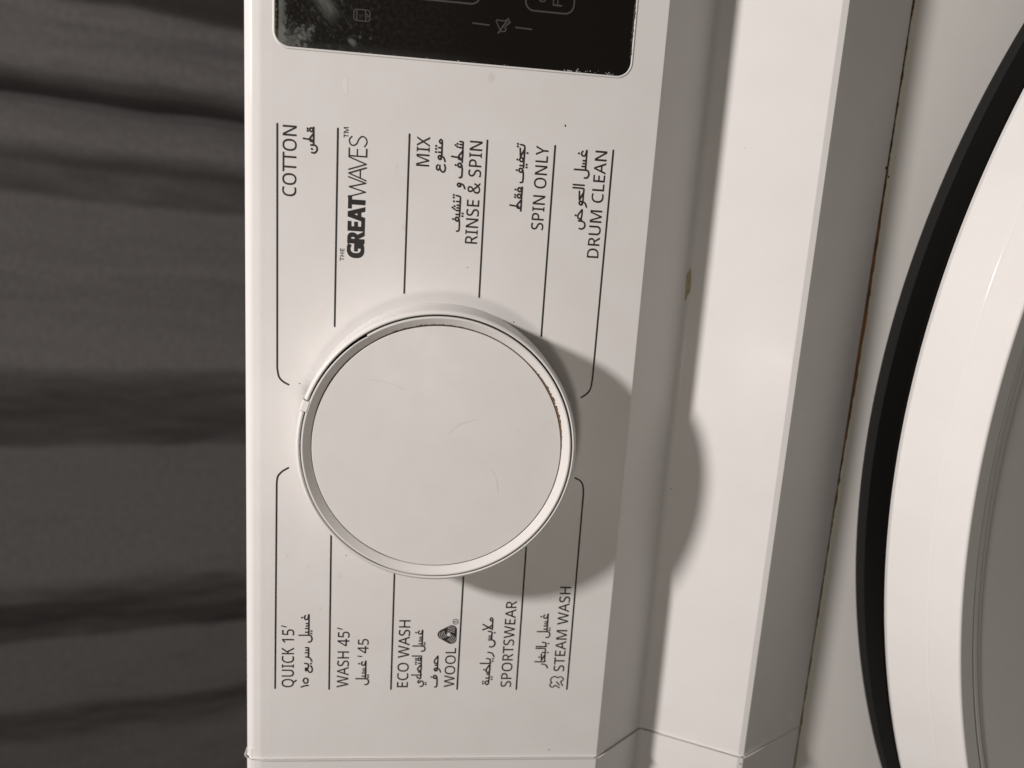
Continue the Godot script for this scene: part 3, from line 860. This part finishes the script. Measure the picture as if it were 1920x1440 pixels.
func make_printing():
	var thin := font("Droid Sans", 0.22)
	var small := font("Droid Sans", 0.5)
	# capitals: words, baseline start, width, height
	for t in [["COTTON", 49.08, 33.15, 14.94, 2.95], ["MIX", 57.55, 4.42, 6.35, 2.86], ["RINSE & SPIN", 41.4, -7.15, 22.4, 2.8], ["SPIN ONLY", 45.45, -22.0, 18.42, 2.77], ["DRUM CLEAN", 39.95, -35.38, 23.85, 2.72],
			["QUICK 15\u2032", -70.69, 32.72, 17.05, 2.93], ["WASH 45\u2032", -70.7, 19.25, 16.6, 2.86], ["ECO WASH", -70.62, 4.33, 18.65, 2.76], ["WOOL", -70.58, -7.45, 11.05, 2.62], ["SPORTSWEAR", -70.45, -22.1, 24.1, 2.72], ["STEAM WASH", -65.9, -35.65, 23.64, 2.75]]:
		var label: String = t[0]
		var o: MeshInstance3D
		if label.ends_with("\u2032"):
			o = lettering(label.trim_suffix("\u2032"), Vector2(t[1], t[2]), t[3] - 1.15, t[4], thin, "print_ink", "programme_lettering", panel)
			var st := begin()
			var e := Vector2(t[1] + t[3] - 0.45, t[2] + t[4])
			stroke(st, [e + Vector2(0.2, 0.1), e + Vector2(-0.12, -1.0)], 0.3, 0.03)
			part("prime_mark", st.commit(), "print_ink", o)
		else:
			o = lettering(label, Vector2(t[1], t[2]), t[3], t[4], thin, "print_ink", "programme_lettering", panel)
	lettering("45", Vector2(-61.2, 14.5), 4.0, 2.64, thin, "print_ink", "programme_lettering", panel)
	var sp := begin()
	stroke(sp, [Vector2(-61.95, 17.1), Vector2(-62.05, 16.1)], 0.3, 0.03)
	part("prime_mark", sp.commit(), "print_ink", panel)
	# the programme with its own lettering: heavy and hairline capitals
	lettering("THE", Vector2(35.75, 22.5), 2.78, 0.95, small, "print_ink", "programme_lettering", panel)
	lettering("TM", Vector2(62.3, 22.1), 2.25, 1.05, small, "print_ink", "programme_lettering", panel)
	var heavy := font("Droid Sans Bold", 0.6)
	for g in [["G", 36.55, 3.1], ["R", 39.75, 2.75], ["E", 42.5, 2.05], ["A", 44.45, 3.3], ["T", 47.35, 2.75]]:
		lettering(g[0], Vector2(g[1], 18.1), g[2], 3.8, heavy, "bold_ink", "heavy_letter", panel, 0.03)
		lettering(g[0], Vector2(g[1] + 0.22, 18.1), g[2] - 0.1, 3.8, heavy, "bold_ink", "heavy_letter", panel, 0.05)
	var st := begin()
	var hb := 18.15
	var ht := 3.75
	var hair := [[Vector2(49.9, 1), Vector2(51.1, 0), Vector2(52.05, 0.95), Vector2(53.0, 0), Vector2(54.15, 1)], [Vector2(53.55, 0), Vector2(54.95, 1), Vector2(56.3, 0)], [Vector2(54.05, 0.33), Vector2(55.85, 0.33)], [Vector2(55.75, 1), Vector2(57.05, 0), Vector2(58.4, 1)],
		[Vector2(60.25, 1), Vector2(58.65, 1), Vector2(58.65, 0), Vector2(60.25, 0)], [Vector2(58.65, 0.53), Vector2(60.05, 0.53)]]
	var z := 0.03
	for s in hair:
		var pts := []
		for p in s:
			pts.append(Vector2(p.x, hb + p.y * ht))
		for k in pts.size() - 1:
			stroke(st, [pts[k], pts[k + 1]], 0.3, z)
			z = 0.03 if z > 0.075 else z + 0.01
	var S := []
	for p in [Vector2(62.7, 0.86), Vector2(62.0, 1.0), Vector2(61.1, 0.93), Vector2(60.85, 0.75), Vector2(61.3, 0.57), Vector2(62.2, 0.46), Vector2(62.85, 0.27), Vector2(62.5, 0.06), Vector2(61.6, -0.01), Vector2(60.75, 0.12)]:
		S.append(Vector2(p.x, hb + p.y * ht))
	stroke(st, smooth_line(S), 0.3, 0.03)
	part("hairline_lettering", st.commit(), "print_ink", panel)
	# lines from the words to the knob
	var lw := 0.42
	for l in [[64.12, 24.4, 20.9, 24.3], [64.1, 8.95, 29.35, 8.85], [64.1, -8.2, 29.4, -8.3], [64.1, -23.43, 21.1, -23.4], [-71.15, 24.0, -20.0, 24.25], [-71.15, 8.56, -29.5, 8.8], [-71.12, -8.25, -29.5, -8.3], [-71.1, -23.55, -20.0, -23.45]]:
		st = begin()
		stroke(st, [Vector2(l[0], l[1]), Vector2(l[2], l[3])], lw, 0.03)
		part("printed_line", st.commit(), "print_ink", panel)
	for c in [[64.12, 37.24, 10.6, 37.05, 8.6, 36.67, 7.5, 35.75, 6.82, 34.5], [64.1, -36.73, 12.16, -36.5, 9.2, -36.25, 7.8, -35.45, 6.83, -34.18], [-70.95, 37.26, -17.0, 37.06, -15.4, 36.8, -14.2, 35.85, -13.22, 34.4], [-71.06, -36.85, -17.3, -36.72, -15.3, -36.4, -14.1, -35.6, -13.44, -34.3]]:
		st = begin()
		var way := [Vector2(c[0], c[1])]
		way.append_array(smooth_line([Vector2(c[2], c[3]), Vector2(c[4], c[5]), Vector2(c[6], c[7]), Vector2(c[8], c[9])]))
		stroke(st, way, lw, 0.03)
		part("printed_line", st.commit(), "print_ink", panel)
	# the same programmes in Arabic
	var pen := 0.38
	arabic("qaf_i,tah_m,noon_f", Vector2(63.95, 29.55), 5.3, 2.15, pen)
	arabic("meem_i,ta_m,noon_m,waw_f,ain_s", Vector2(63.7, 1.75), 7.0, 2.2, pen)
	arabic("sheen_i,tah_m,fa_f, ,waw, ,ta_i,noon_m,sheen_m,ya_m,fa_f", Vector2(63.5, -2.85), 19.35, 2.4, pen)
	arabic("ta_i,jeem_m,fa_m,ya_m,fa_f, ,fa_i,qaf_m,tah_f", Vector2(63.9, -16.6), 14.25, 2.5, pen)
	arabic("ghain_i,seen_m,lam_f, ,alef,lam_i,hah_m,waw_f,dad_s", Vector2(63.65, -30.7), 17.2, 2.5, pen)
	arabic("ghain_i,seen_m,ya_m,lam_f, ,seen_i,ra_f,ya_i,ain_f, ,digit_5,digit_1", Vector2(-50.8, 29.2), 19.8, 2.35, pen)
	arabic("ghain_i,seen_m,ya_m,lam_f", Vector2(-63.3, 15.05), 6.6, 2.35, pen)
	arabic("ghain_i,seen_m,ya_m,lam_f, ,alef,qaf_i,ta_m,sad_m,alef_f,dal,ya_s", Vector2(-54.7, 1.2), 15.6, 2.3, pen * 0.95)
	arabic("sad_i,waw_f,fa_f", Vector2(-61.8, -2.95), 8.5, 2.35, pen)
	arabic("meem_i,lamalef_m,ba_i,seen_f, ,ra,ya_i,alef_f,dad_i,ya_m,tamar_f", Vector2(-50.9, -16.3), 18.7, 2.5, pen)
	arabic("ghain_i,seen_m,ya_m,lam_f, ,ba_i,alef_f,lam_i,ba_m,khah_m,alef_f,ra", Vector2(-49.85, -30.35), 15.1, 2.45, pen * 0.95)
	# the emblem beside WOOL: a round-cornered triangle of wound threads with a hole in the middle
	st = begin()
	var mid := Vector2(-55.8, -5.35)
	var rad := 2.72
	var up := Vector3(0, 0, 1)
	var rim := []
	for k in 3:
		var a0 := 90.0 + 120.0 * k
		for j in 11:
			rim.append(mid + Vector2.from_angle(deg_to_rad(a0)) * rad * 0.53 + Vector2.from_angle(deg_to_rad(a0 - 60.0 + 12.0 * j)) * rad * 0.49)
	for k in rim.size():
		var p: Vector2 = rim[k]
		var q: Vector2 = rim[(k + 1) % rim.size()]
		var hp := mid + (p - mid).normalized() * 0.5
		var hq := mid + (q - mid).normalized() * 0.5
		quad(st, v3(p, 0.03), v3(q, 0.03), v3(hq, 0.03), v3(hp, 0.03), up, up, up, up)
	var emblem := part("wool_emblem", st.commit(), "print_ink", panel)
	st = begin()
	var first := [Vector2(0.16, 0.84), Vector2(-0.05, 0.86), Vector2(-0.27, 0.77), Vector2(-0.45, 0.60)]
	var last := [Vector2(0.36, 0.45), Vector2(0.09, 0.39), Vector2(-0.09, 0.27), Vector2(-0.23, 0.11)]
	for k in 3:
		for j in 4:
			var run := []
			for i in 4:
				var p: Vector2 = first[i].lerp(last[i], j / 3.0)
				run.append(mid + p.rotated(deg_to_rad(120.0 * k)) * rad)
			stroke(st, smooth_line(run), 0.095, 0.06)
	part("emblem_gap", st.commit(), "white_plastic", emblem)
	st = begin()
	var circ := []
	for k in 19:
		circ.append(Vector2(-52.25, -6.95) + Vector2.from_angle(TAU * k / 18.0) * 0.68)
	stroke(st, circ, 0.17, 0.03)
	var rm := part("registered_mark", st.commit(), "print_ink", panel)
	lettering("R", Vector2(-52.52, -7.33), 0.6, 0.76, thin, "print_ink", "registered_letter", rm)
	# the steam symbol
	st = begin()
	for run in [[930, 1090, 720, 970, 655, 960, 600, 1040, 520, 1060, 430, 1020, 390, 930, 430, 840, 480, 790, 430, 720, 415, 620, 460, 500, 600, 420, 700, 440, 800, 490, 880, 450, 980, 440, 1060, 490, 1110, 570, 1070, 660, 980, 720, 1030, 850, 1100, 970], [740, 740, 910, 920]]:
		var pts := []
		for i in range(0, run.size(), 2):
			pts.append(Vector2(-65.39 - run[i + 1] * 0.00479, -30.42 - run[i] * 0.00473))
		stroke(st, smooth_line(pts), 0.33, 0.03 if run.size() > 4 else 0.05)
	part("steam_symbol", st.commit(), "print_ink", panel)

# ==================================================================== dirt and wear
func make_dirt():
	var up := Vector3(0, 0, 1)
	# small dark specks on the panel: x, y, size
	for q in [[68.54, -25.38, 0.24], [24.05, -16.66, 0.18], [-34.98, 20.55, 0.16], [7.2, 32.0, 0.16], [-88.9, -33.5, 0.2], [-45.5, -30.6, 0.12], [36.0, -5.3, 0.12]]:
		var st := begin()
		crumb(st, Vector3(q[0], q[1], 0.0), up, q[2], 0.06, int(q[0] * 10), Vector2(1.0, 0.8))
		part("dirt_speck", st.commit(), "dark_dirt", panel)
	# specks on the lower slope
	var sn := Vector3(0, 0.436, 0.9).normalized()
	for q in [[-19.3, -62.9, 0.2], [68.0, -70.5, 0.14], [-2.0, -73.0, 0.1], [-34.0, -77.0, 0.12], [9.0, -79.5, 0.1], [-93.3, -86.6, 0.22]]:
		var st := begin()
		crumb(st, Vector3(q[0], q[1], -12.15 + (-61.5 - q[1]) * 0.5029 + 0.0), sn, q[2], 0.05, int(q[0] * 10) + 3)
		part("dirt_speck", st.commit(), "dark_dirt", panel)
	# a patch paler than the face, and faint stains on it
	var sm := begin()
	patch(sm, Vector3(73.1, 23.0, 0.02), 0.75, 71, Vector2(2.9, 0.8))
	part("pale_patch", sm.commit(), "pale_tone", panel)
	for q in [[77.2, -8.2, 0.8], [44.0, 9.5, 0.55], [-40.5, 22.0, 0.5], [-38.0, 29.5, 0.35], [48.5, -38.8, 0.3], [-49.0, 26.5, 0.35], [57.0, 11.5, 0.35], [-43.0, -24.5, 0.6], [-35.5, 34.5, 0.3]]:
		var st := begin()
		patch(st, Vector3(q[0], q[1], 0.015), q[2], int(q[0] * 9) + 1, Vector2(1.3, 0.8))
		part("faint_stain", st.commit(), "stain_faint", panel)
	# yellow-brown dried soap in the crease
	var st2 := begin()
	var rng := RandomNumberGenerator.new()
	rng.seed = 6
	for k in 14:
		var x := lerpf(30.5, 38.2, k / 13.0)
		var g := sin(PI * (k + 0.7) / 14.5)
		patch(st2, Vector3(x, -61.2 + rng.randf_range(-0.15, 0.15), -11.95 + k * 0.012), 0.35 + 0.62 * g, k, Vector2(1.8, 1.0), Color(0.60, 0.55, 0.44))
	for k in 18:
		var x := lerpf(31.0, 37.6, k / 17.0)
		var g := sin(PI * (k + 0.7) / 18.5)
		patch(st2, Vector3(x, -61.3 + rng.randf_range(-0.2, 0.2), -11.7 + k * 0.012), 0.2 + 0.36 * g, k + 50, Vector2(1.9, 1.0), Color(0.40, 0.33, 0.17).lerp(Color(0.50, 0.44, 0.28), rng.randf()))
	var soap := part("soap_residue", st2.commit(), "rust", panel)
	soap.set_meta("kind", "stuff")
	# rust along the joint of the panel and the front sheet
	var n := FastNoiseLite.new()
	n.seed = 23
	n.frequency = 0.06
	var st3 := begin()
	var rows := []
	var k3 := 0
	while k3 <= 520:
		var x := -130.0 + k3 * 0.5
		var thick := clampf(0.22 + 0.22 * n.get_noise_1d(x * 2.5) + 0.12 * n.get_noise_1d(x * 14.0) + 0.42 * exp(-pow((x - 26.0) / 30.0, 2.0)), 0.07, 0.9)
		var red := clampf(0.15 + 0.8 * n.get_noise_1d(x * 2.0 + 500.0) + 0.7 * exp(-pow((x - 26.0) / 24.0, 2.0)), 0.0, 1.0)
		rows.append([x, thick, Color(0.070, 0.044, 0.023).lerp(Color(0.26, 0.115, 0.036), red)])
		k3 += 1
	for k in rows.size() - 1:
		var e: Array = rows[k]
		var g: Array = rows[k + 1]
		for h in [[0.5, 0.0, 0.0, 0.12], [0.0, 0.12, -1.0, 0.0]]:
			for c in [[e, h[0], h[1]], [g, h[0], h[1]], [g, h[2], h[3]], [e, h[0], h[1]], [g, h[2], h[3]], [e, h[2], h[3]]]:
				st3.set_color(c[0][2])
				st3.set_normal(Vector3(0, 0.2, 1).normalized())
				st3.add_vertex(Vector3(c[0][0], -110.12 + c[0][1] * c[1] * 1.2, -12.84 + c[2]) * MM)
	var rl := part("rust_line", st3.commit(), "rust", machine)
	rl.set_meta("kind", "stuff")
	for q in [[66.6, -109.5, -12.45, 0.42], [64.6, -110.9, -12.95, 0.28]]:
		var st := begin()
		crumb(st, Vector3(q[0], q[1], q[2]), Vector3(0, -0.1, 1).normalized(), q[3], 0.2, int(q[0]))
		part("dirt_speck", st.commit(), "dark_dirt", machine)
